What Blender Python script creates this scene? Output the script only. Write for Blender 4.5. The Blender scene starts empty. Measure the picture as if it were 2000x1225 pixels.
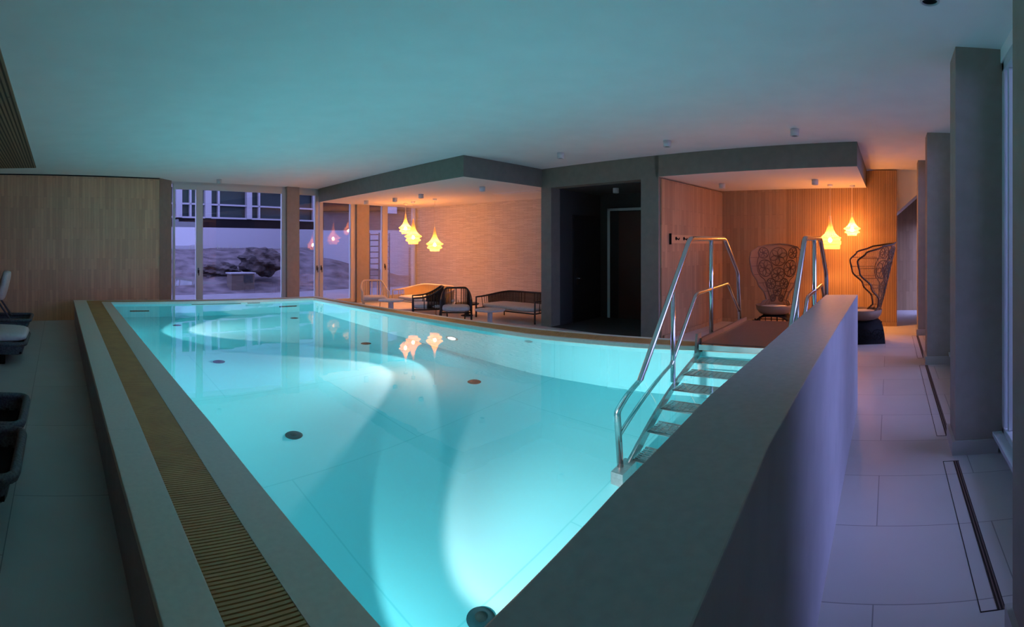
import bpy, math, random
from mathutils import Vector, Matrix
random.seed(7)
C = bpy.context.scene
COL = C.collection
PI = math.pi

# ------------------------------------------------------------------ camera (a cylindrical phone panorama)
PXR, XL, YH, EYE = 1033.5, 114.6, 480.0, 1.5       # pixels per radian, column of the +Y direction, horizon row, eye height
cam_data = bpy.data.cameras.new('camera')
cam = bpy.data.objects.new('camera', cam_data); COL.objects.link(cam)
cam_data.type = 'PANO'
cam_data.panorama_type = 'CENTRAL_CYLINDRICAL'
cam_data.central_cylindrical_radius = 1.0
cam_data.central_cylindrical_range_u_min = -1000 / PXR
cam_data.central_cylindrical_range_u_max = 1000 / PXR
cam_data.central_cylindrical_range_v_min = -(1225 - YH) / PXR
cam_data.central_cylindrical_range_v_max = YH / PXR
cam_data.clip_start = 0.02
cam.location = (0, 0, EYE)
cam.rotation_euler = (PI / 2, 0, -(1000 - XL) / PXR)
C.camera = cam
C.view_settings.view_transform = 'Standard'
C.view_settings.look = 'None'
C.view_settings.exposure = 0.25
C.view_settings.gamma = 1.0
C.view_settings.use_curve_mapping = False
C.cycles.use_denoising = True
C.cycles.max_bounces = 14
C.cycles.diffuse_bounces = 7
C.cycles.glossy_bounces = 6
C.cycles.transmission_bounces = 12
C.cycles.transparent_max_bounces = 24
C.cycles.sample_clamp_indirect = 8.0
C.cycles.caustics_refractive = True
C.cycles.caustics_reflective = True
C.cycles.blur_glossy = 0.3

# ------------------------------------------------------------------ dusk sky
W = bpy.data.worlds.new('dusk'); C.world = W; W.use_nodes = True
bg = W.node_tree.nodes['Background']
bg.inputs[0].default_value = (0.32, 0.36, 0.84, 1)
bg.inputs[1].default_value = 6.0

# light strengths
BULB = 1450.0
BULB_COL = (1.0, 0.36, 0.085)
POOL_WIDE, POOL_HOT, POOL_CORE, POOL_GLOW = 58.0, 420.0, 480.0, 7.0

# ------------------------------------------------------------------ helpers
def th(x): return (x - XL) / PXR
def at(x, y, z=0.0):
    """point of the place seen at a picture position, at height z"""
    r = (EYE - z) * PXR / (y - YH); t = th(x)
    return Vector((r * math.sin(t), r * math.cos(t), z))
def ray(x, rho, z=0.0):
    t = th(x); return Vector((rho * math.sin(t), rho * math.cos(t), z))

class MB:
    def __init__(s): s.v = []; s.f = []; s.m = []; s.sm = []
    def face(s, idx, m=0, smooth=False):
        s.f.append(tuple(idx)); s.m.append(m); s.sm.append(smooth)
    def add(s, pts, faces, m=0, smooth=False):
        b = len(s.v); s.v += [tuple(p) for p in pts]
        for f in faces: s.face([b + i for i in f], m, smooth)
    def box(s, a, b, m=0, rz=0, ctr=None):
        x0, y0, z0 = a; x1, y1, z1 = b
        p = [(x0,y0,z0),(x1,y0,z0),(x1,y1,z0),(x0,y1,z0),(x0,y0,z1),(x1,y0,z1),(x1,y1,z1),(x0,y1,z1)]
        if rz:
            c = ctr or ((x0+x1)/2, (y0+y1)/2); co, si = math.cos(rz), math.sin(rz)
            p = [(c[0]+(x-c[0])*co-(y-c[1])*si, c[1]+(x-c[0])*si+(y-c[1])*co, z) for x,y,z in p]
        s.add(p, [(0,3,2,1),(4,5,6,7),(0,1,5,4),(1,2,6,5),(2,3,7,6),(3,0,4,7)], m)
        return s
    def prism(s, poly, z0, z1, m=0, mtop=None, mbot=None):
        """poly counter-clockwise from above"""
        ar = sum(poly[i][0]*poly[(i+1)%len(poly)][1]-poly[(i+1)%len(poly)][0]*poly[i][1] for i in range(len(poly)))
        if ar < 0: poly = poly[::-1]
        n = len(poly)
        b = len(s.v); s.v += [(p[0],p[1],z0) for p in poly] + [(p[0],p[1],z1) for p in poly]
        s.face([b+i for i in range(n)][::-1], m if mbot is None else mbot)
        s.face([b+n+i for i in range(n)], m if mtop is None else mtop)
        for i in range(n):
            j = (i+1) % n; s.face([b+i, b+j, b+n+j, b+n+i], m)
        return s
    def strip(s, A, B, z0, z1, m=0):
        """a slab between two polylines of equal length"""
        n = len(A)
        for i in range(n-1):
            q = [A[i], A[i+1], B[i+1], B[i]]
            ar = sum(q[k][0]*q[(k+1)%4][1]-q[(k+1)%4][0]*q[k][1] for k in range(4))
            if ar < 0: q = q[::-1]
            b = len(s.v); s.v += [(p[0],p[1],z0) for p in q] + [(p[0],p[1],z1) for p in q]
            s.face([b+3,b+2,b+1,b], m); s.face([b+4,b+5,b+6,b+7], m)
            for k in range(4):
                s.face([b+k, b+(k+1)%4, b+4+(k+1)%4, b+4+k], m)
        return s
    def tube(s, path, r, n=8, m=0, closed=False, caps=True):
        P = [Vector(p) for p in path]; N = len(P)
        if N < 2: return s
        rr = r if isinstance(r, (list, tuple)) else [r]*N
        up = None; b = len(s.v)
        for i in range(N):
            if closed: d = (P[(i+1)%N]-P[i-1])
            elif i == 0: d = P[1]-P[0]
            elif i == N-1: d = P[-1]-P[-2]
            else: d = (P[i+1]-P[i]).normalized()+(P[i]-P[i-1]).normalized()
            if d.length < 1e-9: d = Vector((0,0,1))
            d.normalize()
            if up is None:
                up = Vector((0,0,1)) if abs(d.z) < .9 else Vector((1,0,0))
            x = (up - d*up.dot(d))
            if x.length < 1e-5: x = Vector((0,1,0)) - d*d.y
            x.normalize(); up = x; y = d.cross(x)
            for k in range(n):
                a = 2*PI*k/n
                s.v.append(tuple(P[i] + (x*math.cos(a)+y*math.sin(a))*rr[i]))
        L = N if closed else N-1
        for i in range(L):
            for k in range(n):
                a0 = b+i*n; a1 = b+((i+1)%N)*n
                s.face([a0+k, a0+(k+1)%n, a1+(k+1)%n, a1+k], m, n > 4)
        if caps and not closed:
            s.face([b+k for k in range(n)][::-1], m); s.face([b+(N-1)*n+k for k in range(n)], m)
        return s
    def lathe(s, prof, c=(0,0,0), n=24, m=0, smooth=True, close=False):
        b = len(s.v)
        for r, z in prof:
            for k in range(n):
                a = 2*PI*k/n; s.v.append((c[0]+r*math.cos(a), c[1]+r*math.sin(a), c[2]+z))
        K = len(prof)
        for i in range(K if close else K-1):
            for k in range(n):
                a0 = b+i*n; a1 = b+((i+1)%K)*n
                s.face([a0+k, a0+(k+1)%n, a1+(k+1)%n, a1+k], m, smooth)
        return s
    def disc(s, c, r, n=24, m=0, nrm=None, h=0.01):
        """short cylinder with its axis along nrm"""
        d = Vector(nrm or (0,0,1)).normalized(); c = Vector(c)
        s.tube([c, c+d*h], r, n, m); return s
    def cushion(s, c, sx, sy, sz, rz=0, e=4.0, n=24, k=10, m=0, tilt=0):
        """rounded slab (superellipsoid)"""
        b = len(s.v); co, si = math.cos(rz), math.sin(rz); ct, st = math.cos(tilt), math.sin(tilt)
        sg = lambda v, p: math.copysign(abs(v)**p, v)
        for i in range(k+1):
            f = -PI/2+PI*i/k
            cz = sg(math.sin(f), .7); cr = sg(math.cos(f), .28)
            for j in range(n):
                a = 2*PI*j/n
                x = sx/2*cr*sg(math.cos(a), 2/e); y = sy/2*cr*sg(math.sin(a), 2/e); z = sz/2*cz
                x, z = x*ct+z*st, -x*st+z*ct
                s.v.append((c[0]+x*co-y*si, c[1]+x*si+y*co, c[2]+z))
        for i in range(k):
            for j in range(n):
                s.face([b+i*n+j, b+i*n+(j+1)%n, b+(i+1)*n+(j+1)%n, b+(i+1)*n+j], m, True)
        return s
    def build(s, name, mats, parent=None, local=False):
        me = bpy.data.meshes.new(name)
        off = Vector((0,0,0)) if (parent is None or local) else wloc(parent)
        me.from_pydata([tuple(Vector(v)-off) for v in s.v], [], s.f)
        if not isinstance(mats, (list, tuple)): mats = [mats]
        for m in mats: me.materials.append(m)
        for i, p in enumerate(me.polygons):
            p.material_index = s.m[i]; p.use_smooth = s.sm[i]
        me.update()
        o = bpy.data.objects.new(name, me); COL.objects.link(o)
        if parent: o.parent = parent
        return o
def wloc(o):
    v = Vector(o.location)
    while o.parent: o = o.parent; v += Vector(o.location)
    return v
def tag(o, label=None, cat=None, group=None, kind=None):
    if label: o['label'] = label
    if cat: o['category'] = cat
    if group: o['group'] = group
    if kind: o['kind'] = kind
    return o
def thing(name, label, cat, loc=(0,0,0), rz=0, group=None):
    o = bpy.data.objects.new(name, None); COL.objects.link(o)
    o.empty_display_size = .2
    o.location = loc; o.rotation_euler = (0,0,rz)
    return tag(o, label, cat, group)
def struct(o, label=None): o['kind'] = 'structure'; 
def st(name, mb, mats, label=None):
    o = mb.build(name, mats); o['kind'] = 'structure'
    if label: o['label'] = label
    return o
def dup(root, loc, rz=0, label=None, group=None):
    r = root.copy(); COL.objects.link(r); r.location = loc; r.rotation_euler = (0,0,rz)
    if label: r['label'] = label
    if group: r['group'] = group
    for ch in list(root.children):
        c = ch.copy(); COL.objects.link(c); c.parent = r
        for g in list(ch.children):
            d = g.copy(); COL.objects.link(d); d.parent = c
    return r
def bevel(o, w=.006, seg=2):
    b = o.modifiers.new('bevel', 'BEVEL'); b.width = w; b.segments = seg; b.limit_method = 'ANGLE'; b.angle_limit = math.radians(50)
    return o

# ------------------------------------------------------------------ materials
def mat(name, col, rough=.6, metal=0, spec=.5, emit=None, es=0):
    m = bpy.data.materials.new(name); m.use_nodes = True
    p = m.node_tree.nodes['Principled BSDF']
    p.inputs['Base Color'].default_value = (*col, 1); p.inputs['Roughness'].default_value = rough
    p.inputs['Metallic'].default_value = metal; p.inputs['Specular IOR Level'].default_value = spec
    if emit:
        p.inputs['Emission Color'].default_value = (*emit, 1); p.inputs['Emission Strength'].default_value = es
    return m
def nd(m, t, **kw):
    n = m.node_tree.nodes.new(t)
    for k, v in kw.items():
        if hasattr(n, k): setattr(n, k, v)
        else: n.inputs[k].default_value = v
    return n
def lk(m, a, b): m.node_tree.links.new(a, b)
def noisy(m, c1, c2, scale=6, detail=5, bump=0, bscale=None, stretch=None):
    p = m.node_tree.nodes['Principled BSDF']
    tc = nd(m, 'ShaderNodeTexCoord'); mp = nd(m, 'ShaderNodeMapping')
    if stretch: mp.inputs['Scale'].default_value = stretch
    lk(m, tc.outputs['Object'], mp.inputs[0])
    n = nd(m, 'ShaderNodeTexNoise'); n.inputs['Scale'].default_value = scale; n.inputs['Detail'].default_value = detail
    lk(m, mp.outputs[0], n.inputs['Vector'])
    r = nd(m, 'ShaderNodeValToRGB'); r.color_ramp.elements[0].color = (*c1, 1); r.color_ramp.elements[1].color = (*c2, 1)
    r.color_ramp.elements[0].position = .3; r.color_ramp.elements[1].position = .7
    lk(m, n.outputs[0], r.inputs[0]); lk(m, r.outputs[0], p.inputs['Base Color'])
    if bump:
        n2 = nd(m, 'ShaderNodeTexNoise'); n2.inputs['Scale'].default_value = bscale or scale*8; n2.inputs['Detail'].default_value = 4
        lk(m, mp.outputs[0], n2.inputs['Vector'])
        b = nd(m, 'ShaderNodeBump'); b.inputs['Strength'].default_value = bump; b.inputs['Distance'].default_value = .01
        lk(m, n2.outputs[0], b.inputs['Height']); lk(m, b.outputs[0], p.inputs['Normal'])
    return m
def bricky(name, c1, c2, mortar, bw, rh, ms, rough=.6, axes='xy', bump=.3, offset=.5, shift=(0,0,0), grain=None, bias=0):
    """brick-texture material; axes picks which object axes run along / across the rows"""
    m = mat(name, c1, rough); p = m.node_tree.nodes['Principled BSDF']
    tc = nd(m, 'ShaderNodeTexCoord'); sep = nd(m, 'ShaderNodeSeparateXYZ'); cmb = nd(m, 'ShaderNodeCombineXYZ')
    mp = nd(m, 'ShaderNodeMapping'); mp.inputs['Location'].default_value = shift
    lk(m, tc.outputs['Object'], mp.inputs[0]); lk(m, mp.outputs[0], sep.inputs[0])
    if axes[0] == 'h':       # horizontal run of a wall in any direction: x+y
        ad = nd(m, 'ShaderNodeMath', operation='ADD'); lk(m, sep.outputs[0], ad.inputs[0]); lk(m, sep.outputs[1], ad.inputs[1]); first = ad.outputs[0]
    else: first = sep.outputs['xyz'.index(axes[0])]
    if axes[1] == 'h':
        ad = nd(m, 'ShaderNodeMath', operation='ADD'); lk(m, sep.outputs[0], ad.inputs[0]); lk(m, sep.outputs[1], ad.inputs[1]); sec = ad.outputs[0]
    else: sec = sep.outputs['xyz'.index(axes[1])]
    lk(m, first, cmb.inputs[0]); lk(m, sec, cmb.inputs[1])
    b = nd(m, 'ShaderNodeTexBrick'); b.offset = offset
    b.inputs['Color1'].default_value = (*c1,1); b.inputs['Color2'].default_value = (*c2,1); b.inputs['Mortar'].default_value = (*mortar,1)
    b.inputs['Scale'].default_value = 1; b.inputs['Brick Width'].default_value = bw; b.inputs['Row Height'].default_value = rh
    b.inputs['Mortar Size'].default_value = ms; b.inputs['Mortar Smooth'].default_value = .1; b.inputs['Bias'].default_value = bias
    lk(m, cmb.outputs[0], b.inputs['Vector'])
    out = b.outputs['Color']
    if grain:
        n = nd(m, 'ShaderNodeTexNoise'); n.inputs['Scale'].default_value = grain[0]; n.inputs['Detail'].default_value = 6
        mp2 = nd(m, 'ShaderNodeMapping'); mp2.inputs['Scale'].default_value = grain[1]
        lk(m, tc.outputs['Object'], mp2.inputs[0]); lk(m, mp2.outputs[0], n.inputs['Vector'])
        mr = nd(m, 'ShaderNodeMapRange'); mr.inputs['To Min'].default_value = 1-grain[2]; mr.inputs['To Max'].default_value = 1+grain[2]
        lk(m, n.outputs[0], mr.inputs[0])
        vm = nd(m, 'ShaderNodeVectorMath', operation='SCALE'); lk(m, out, vm.inputs[0]); lk(m, mr.outputs[0], vm.inputs['Scale']); out = vm.outputs[0]
    lk(m, out, p.inputs['Base Color'])
    if bump:
        bp = nd(m, 'ShaderNodeBump'); bp.inputs['Strength'].default_value = bump; bp.inputs['Distance'].default_value = .006; bp.invert = True
        lk(m, b.outputs['Fac'], bp.inputs['Height']); lk(m, bp.outputs[0], p.inputs['Normal'])
    return m

M = {}
M['ceiling'] = noisy(mat('ceiling_plaster', (.86,.86,.85), .9, spec=.1), (.84,.84,.83), (.88,.88,.87), 3)
M['soffit'] = mat('soffit_plaster', (.78,.76,.73), .9, spec=.1)
M['olive'] = noisy(mat('olive_grey_plaster', (.13,.13,.11), .85, spec=.2), (.20,.185,.15), (.23,.21,.17), 9, bump=.05)
M['taupe'] = noisy(mat('taupe_plaster', (.2,.17,.15), .85, spec=.2), (.31,.28,.24), (.35,.31,.27), 9, bump=.05)
M['dark'] = mat('dark_recess_tone', (.06,.062,.06), .7, spec=.15)  # dark tone of the passage; on its floor it stands for shade
M['wood'] = bricky('oak_strip_panelling', (.62,.36,.20), (.49,.28,.155), (.28,.16,.09), .62, .07, .0015, .55, 'zh', .12, .37, grain=(9,(6,6,.5),.16))
M['wood_red'] = bricky('warm_oak_strip_panelling', (.46,.30,.17), (.35,.22,.125), (.17,.10,.06), .7, .075, .0015, .5, 'zh', .12, .37, grain=(9,(6,6,.5),.16))
M['slats'] = bricky('slatted_oak_panel', (.46,.30,.17), (.38,.24,.135), (.10,.06,.04), 5.0, .036, .004, .5, 'zh', .6, .3, grain=(9,(6,6,.5),.12))
M['ceilslats'] = bricky('slatted_oak_ceiling', (.30,.22,.14), (.24,.17,.11), (.05,.035,.02), 5.0, .045, .010, .6, 'yx', .8, .3)
M['brick'] = bricky('white_split_brick', (.72,.68,.64), (.60,.56,.53), (.40,.36,.33), .26, .028, .003, .8, 'hz', 1.0, .43, grain=(30,(1,1,3),.12))
M['tile'] = bricky('floor_tile', (.55,.53,.52), (.51,.49,.48), (.25,.24,.24), 1.24, .62, .003, .45, 'yx', .2, .5, shift=(.27,-.07,0), grain=(3,(1,1,1),.08))
M['stone'] = noisy(mat('pool_stone', (.30,.33,.33), .45), (.30,.32,.31), (.35,.37,.36), 40, bump=.04, bscale=90)
M['poolwall'] = noisy(mat('pool_side_render', (.16,.14,.2), .7), (.31,.30,.33), (.36,.345,.38), 5, bump=.05)
M['grate'] = noisy(mat('grate_slat', (.4,.25,.08), .5), (.50,.28,.10), (.60,.35,.12), 8)
M['coping'] = noisy(mat('coping_stone', (.5,.5,.45), .5), (.62,.60,.51), (.68,.66,.56), 40, bump=.04, bscale=90)
M['channel'] = mat('grate_channel', (.01,.01,.01), .8)
M['liner'] = bricky('pool_liner', (.16,.70,.75), (.158,.69,.74), (.11,.62,.67), 2.4, 1.6, .006, .5, 'xy', 0, .5)  # cyan that the water gives the light is put into this colour
M['steel'] = mat('polished_steel', (.62,.62,.62), .16, 1)
M['brushed'] = noisy(mat('brushed_steel', (.5,.5,.5), .35, 1), (.42,.42,.42), (.55,.55,.55), 40)
M['deck'] = noisy(mat('wet_wood_deck', (.16,.08,.05), .3), (.14,.07,.045), (.19,.10,.065), 6, stretch=(1,12,1))
M['white'] = mat('white_paint', (.78,.78,.78), .5)
M['frame'] = mat('window_frame_paint', (.55,.53,.49), .5)
M['frameblue'] = mat('pale_frame_paint', (.62,.66,.68), .5)
M['plinth'] = mat('plinth_stone', (.45,.44,.42), .5)
M['black'] = mat('black_wicker', (.006,.006,.007), .7, spec=.15)
M['wicker'] = noisy(mat('charcoal_wicker', (.05,.06,.07), .5), (.04,.05,.06), (.13,.155,.175), 60, bump=.6, bscale=120)
M['cushion'] = noisy(mat('pale_cushion', (.62,.62,.62), .9, spec=.1), (.58,.58,.58), (.66,.66,.65), 30, bump=.1)
M['darkcush'] = noisy(mat('grey_cushion', (.42,.40,.38), .9, spec=.1), (.5,.47,.44), (.58,.55,.52), 30, bump=.1)
M['tancord'] = mat('tan_cord', (.62,.42,.2), .7)
M['tanframe'] = mat('cream_frame', (.75,.6,.42), .5)
M['brownrope'] = mat('dark_brown_rope', (.028,.024,.022), .6)
M['rattan'] = mat('brown_rattan', (.24,.14,.09), .6)
M['rattandark'] = mat('dark_rattan', (.07,.035,.022), .6)
M['nozzle'] = mat('grey_inlet', (.01,.05,.06), .8, spec=.05)
M['slot'] = mat('dark_slot', (.01,.03,.03), .8, spec=.05)
M['doorblack'] = mat('black_door', (.015,.016,.017), .5)
M['doorbrown'] = mat('brown_door', (.07,.028,.02), .5)
M['spot'] = mat('white_spot_housing', (.6,.6,.6), .5)
M['cord'] = mat('pale_cord', (.7,.62,.5), .6)
M['bulb'] = mat('bulb', (1,.6,.3), .5, emit=BULB_COL, es=BULB)
M['poollamp'] = mat('pool_lamp_lens', (1,1,1), .5, emit=(.85,1,.95), es=6)
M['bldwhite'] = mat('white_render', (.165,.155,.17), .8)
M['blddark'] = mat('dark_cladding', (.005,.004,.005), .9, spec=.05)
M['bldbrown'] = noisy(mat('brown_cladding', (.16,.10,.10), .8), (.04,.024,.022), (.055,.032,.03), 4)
M['glassdark'] = mat('dark_window_glass', (.012,.018,.018), .6, spec=.1)
M['snow'] = noisy(mat('gravel_slope', (.4,.37,.42), .9, spec=.1), (.032,.025,.026), (.10,.08,.085), 2.2, 8, bump=.7, bscale=9)
M['rock'] = noisy(mat('dark_rock', (.08,.07,.08), .9, spec=.1), (.006,.005,.006), (.07,.055,.055), 3.5, 8, bump=1, bscale=8)
M['grass'] = mat('dry_grass', (.2,.2,.16), .9)
M['planter'] = mat('planter_timber', (.06,.04,.03), .8)
M['terrace'] = noisy(mat('terrace_paving', (.42,.4,.46), .8), (.09,.08,.085), (.12,.105,.115), 2)
M['metalblue'] = mat('dark_metal', (.05,.06,.09), .5)

def glass_mat(name, tint=(1,1,1), refl=1.0):
    m = bpy.data.materials.new(name); m.use_nodes = True; nt = m.node_tree; nt.nodes.clear()
    o = nd(m, 'ShaderNodeOutputMaterial'); mx = nd(m, 'ShaderNodeMixShader'); t = nd(m, 'ShaderNodeBsdfTransparent'); g = nd(m, 'ShaderNodeBsdfGlossy')
    t.inputs[0].default_value = (*tint, 1); g.inputs['Roughness'].default_value = 0.0; g.inputs[0].default_value = (1,1,1,1)
    lw = nd(m, 'ShaderNodeFresnel'); lw.inputs['IOR'].default_value = 1.45
    mu = nd(m, 'ShaderNodeMath', operation='MULTIPLY'); mu.inputs[1].default_value = refl; mu.use_clamp = True
    lk(m, lw.outputs[0], mu.inputs[0]); lk(m, mu.outputs[0], mx.inputs[0])
    lk(m, t.outputs[0], mx.inputs[1]); lk(m, g.outputs[0], mx.inputs[2]); lk(m, mx.outputs[0], o.inputs[0])
    return m
M['glass'] = glass_mat('window_glass', (.92,.94,.96), 1.5)
def water_mat():
    m = bpy.data.materials.new('pool_water'); m.use_nodes = True; nt = m.node_tree; nt.nodes.clear()
    o = nd(m, 'ShaderNodeOutputMaterial'); g = nd(m, 'ShaderNodeBsdfGlass'); g.inputs['IOR'].default_value = 1.333; g.inputs['Roughness'].default_value = 0
    g.inputs[0].default_value = (.9, 1, 1, 1)
    tc = nd(m, 'ShaderNodeTexCoord'); n = nd(m, 'ShaderNodeTexNoise'); n.inputs['Scale'].default_value = 2.2; n.inputs['Detail'].default_value = 2
    b = nd(m, 'ShaderNodeBump'); b.inputs['Strength'].default_value = .10; b.inputs['Distance'].default_value = .01
    lk(m, tc.outputs['Object'], n.inputs['Vector']); lk(m, n.outputs[0], b.inputs['Height']); lk(m, b.outputs[0], g.inputs['Normal'])
    lk(m, g.outputs[0], o.inputs[0])
    return m
M['water'] = water_mat()
def weave_mat(name, col, alpha, transl=.5):
    """open woven sheet: part see-through, part translucent"""
    m = bpy.data.materials.new(name); m.use_nodes = True; nt = m.node_tree; nt.nodes.clear()
    o = nd(m, 'ShaderNodeOutputMaterial'); d = nd(m, 'ShaderNodeBsdfDiffuse'); t = nd(m, 'ShaderNodeBsdfTranslucent'); tr = nd(m, 'ShaderNodeBsdfTransparent')
    a = nd(m, 'ShaderNodeMixShader'); b = nd(m, 'ShaderNodeMixShader')
    d.inputs[0].default_value = (*col,1); t.inputs[0].default_value = (*col,1); a.inputs[0].default_value = transl; b.inputs[0].default_value = alpha
    lk(m, d.outputs[0], a.inputs[1]); lk(m, t.outputs[0], a.inputs[2]); lk(m, tr.outputs[0], b.inputs[1]); lk(m, a.outputs[0], b.inputs[2]); lk(m, b.outputs[0], o.inputs[0])
    return m
M['shade'] = weave_mat('lamp_weave', (.42,.27,.12), .74, .55)
M['gauze'] = weave_mat('rattan_gauze', (.42,.24,.14), .28, .3)
M['gauzelit'] = weave_mat('front_lit_gauze', (.46,.27,.17), .82, .3)  # more opaque copy of the gauze: front light put into the material
M['rattanlit'] = mat('lit_rattan_wire', (.15,.07,.04), .6)  # lighter copy of the wire tone for the front-lit chair
M['cordsheet'] = weave_mat('cord_sheet', (.85,.6,.22), .93, .4)
M['cordsheetdark'] = weave_mat('dark_cord_sheet', (.03,.026,.024), .85, .1)

CEIL, SOF = 2.93, 2.59
# ------------------------------------------------------------------ floor, ceiling
mb = MB(); mb.prism([(-4.2,-1.0),(12.6,-1.0),(12.6,4.0),(9.9,12.2),(-4.2,12.2)], -.1, 0)
O_ = [(.29,.2),(.28,3),(.285,10.23),(5.14,9.7),(5.29,4.24),(5.45,2.66),(5.5,2.0),(5.5,.37)]
# floor is built round the pool so that the basin stays open
mb = MB()
def quadfloor(p): mb.prism(p, -.1, 0)
quadfloor([(-4.2,-1.0),(12.6,-1.0),(12.6,.3),(5.42,.3),(5.42,.42),(4.88,.42),(4.88,.32),(.36,.29),(.36,.3),(-4.2,.3)])
quadfloor([(-4.2,.3),(.36,.3),(.36,10.15),(-4.2,10.15)])
quadfloor([(-4.2,10.15),(.36,10.15),(5.06,9.6),(11.5,9.6),(11.5,12.5),(-4.2,12.5)])
quadfloor([(5.06,9.6),(5.22,4.24),(5.38,2.66),(5.42,.3),(12.6,.3),(12.6,9.6)])
st('floor', mb, M['tile'], 'pale large-format tile floor round the raised pool')
mb = MB(); mb.prism([(-4.2,-1.0),(12.6,-1.0),(12.6,12.6),(-4.2,12.6)], CEIL, CEIL+.12); st('ceiling', mb, M['ceiling'])
mb = MB(); mb.prism([(-4.1,-.6),(-.43,-.6),(-.41,9.6),(-4.1,9.6)], CEIL-.02, CEIL-.001)
st('ceiling_panel', mb, M['ceilslats'], 'slatted oak panel let into the ceiling at the left')

# ------------------------------------------------------------------ walls
mb = MB(); mb.prism([(-4.3,-1.0),(-4.1,-1.0),(-4.1,12.5),(-4.3,12.5)], 0, CEIL); st('wall_left', mb, M['wood'])
mb = MB(); mb.prism([(-4.1,9.95),(2.12,11.0),(2.12,11.12),(-4.1,10.07)], 0, CEIL); st('wall_back', mb, M['wood'], 'oak strip end wall left of the big window')
mb = MB(); mb.prism([(2.12,10.99),(2.46,11.36),(2.46,11.6),(2.12,11.6)], 0, CEIL); st('wall_return', mb, M['olive'])
mb = MB(); mb.prism([(-4.1,9.94),(2.12,10.99),(2.12,10.998),(-4.1,9.948)], CEIL-.025, CEIL); st('painted_shadow_gap', mb, M['channel'])  # near-black strip painted in for the shadow gap under the ceiling
# window wall: (2.5,11.55) to (9.67,12.1)
WA, WB = Vector((2.46,11.5)), Vector((9.67,12.1))
wdir = (WB-WA).normalized(); wn = Vector((wdir.y, -wdir.x))     # toward the room
def wall_x(px):
    """where the sight line of a picture column meets the window wall: distance along it"""
    t = th(px); d = Vector((math.sin(t), math.cos(t)))
    # WA + s*wdir = r*d
    det = wdir.x*(-d.y) - wdir.y*(-d.x)
    s = ((-WA.x)*(-d.y) - (-WA.y)*(-d.x)) / det
    return s
def wp(s, off=0.0): 
    p = WA + wdir*s + wn*off; return (p.x, p.y)
def wbox(mb, s0, s1, z0, z1, o0, o1, m=0):
    mb.prism([wp(s0,o0), wp(s1,o0), wp(s1,o1), wp(s0,o1)], z0, z1, m)
L_w = (WB-WA).length
mb = MB(); wbox(mb, -.1, L_w+.2, CEIL-.05, CEIL+.05, -.1, .02); wbox(mb, -.1, L_w+.2, -.1, .02, -.1, .02); st('trim_1', mb, M['frame'], 'grey rail along the head and foot of the glass wall')
M['handle'] = mat('dark_handle', (.08,.08,.08), .35, .6)
def pane_window(idx, edges, label, headz=2.76, hm=None):
    """glazing unit: frame members at picture columns; edges = list of (px0, px1) members"""
    s0 = wall_x(edges[0][0]); s1 = wall_x(edges[-1][1])
    root = thing('window_%d' % idx, label, 'window', (*wp((s0+s1)/2, 0), 0)); del root['category']; root['kind'] = 'structure'
    mb = MB()
    for a, b in edges: wbox(mb, wall_x(a), wall_x(b), .02, CEIL-.05, -.03, .05)
    wbox(mb, s0, s1, headz, CEIL-.05, -.025, .045); wbox(mb, s0, s1, .02, .12, -.025, .045)
    bevel(mb.build('frame', hm or M['frame'], root), .005)
    for i in range(len(edges)-1):
        mb = MB(); wbox(mb, wall_x(edges[i][1])+.002, wall_x(edges[i+1][0])-.002, .12, headz, .0, .012)
        mb.f = [mb.f[4]]; mb.m = [0]; mb.sm = [False]
        mb.build('pane', M['glass'], root)
    return root
w1 = pane_window(1, [(337,341),(382,395),(549,557)], 'tall glazed front beside the oak end wall')
w2 = pane_window(2, [(579,581),(614,620),(622,629),(683,692)], 'glazed doors between the two brown columns')
w3 = pane_window(3, [(715,717),(745,755),(809,812)], 'glazed corner bay beside the white brick wall')
for root, px in ((w1,386),(w2,617),(w2,625),(w3,749)):
    s = wall_x(px); p = wp(s, .05); q = wp(s, .09); mb = MB()
    mb.tube([(p[0],p[1],.95),(q[0],q[1],.95),(q[0],q[1],.83)], .011, 8); mb.box((p[0]-.015,p[1]-.012,.88),(p[0]+.015,p[1]+.004,1.0))
    mb.build('handle', M['handle'], root)
def column(px0, px1, m, side=.3):
    mb = MB(); s0, s1 = wall_x(px0), wall_x(px1); wbox(mb, s0, s1, 0, CEIL, -.1, side)
    return st('column', mb, m)
column(556, 580, M['taupe'], .12); column(692, 716, M['taupe'], .12)

# brick wall and the walls of the passage
mb = MB(); mb.prism([(9.67,6.07),(9.87,6.07),(9.87,12.3),(9.67,12.3)], 0, SOF+.02); st('wall_brick', mb, M['brick'], 'white split-brick wall behind the lounge')
gx = lambda y: 7.25+(y-.45)*.105
OL, OR_, PR = 5.82, 3.87, 3.54       # passage opening and pillar
mb = MB()
mb.prism([(gx(6.07),6.07),(gx(OL),OL),(9.9,OL),(9.9,6.07)], 0, CEIL)
mb.prism([(gx(OR_),OR_),(gx(PR),PR),(gx(PR)+.3,PR-.01),(10.3,PR-.10),(10.3,OR_)], 0, CEIL)
mb.prism([(gx(OL),OL),(gx(OR_),OR_),(9.9,OR_),(9.9,OL)], 2.57, CEIL)
st('wall_right', mb, M['olive'], 'olive grey wall with the dark passage')
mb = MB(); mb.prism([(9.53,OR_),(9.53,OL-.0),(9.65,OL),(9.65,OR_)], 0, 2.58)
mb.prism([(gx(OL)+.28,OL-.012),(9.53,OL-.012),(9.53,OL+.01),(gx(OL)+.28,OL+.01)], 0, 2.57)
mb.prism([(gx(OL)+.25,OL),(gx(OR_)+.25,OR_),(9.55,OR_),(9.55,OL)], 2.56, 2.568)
st('wall_passage', mb, M['dark'])
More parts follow.
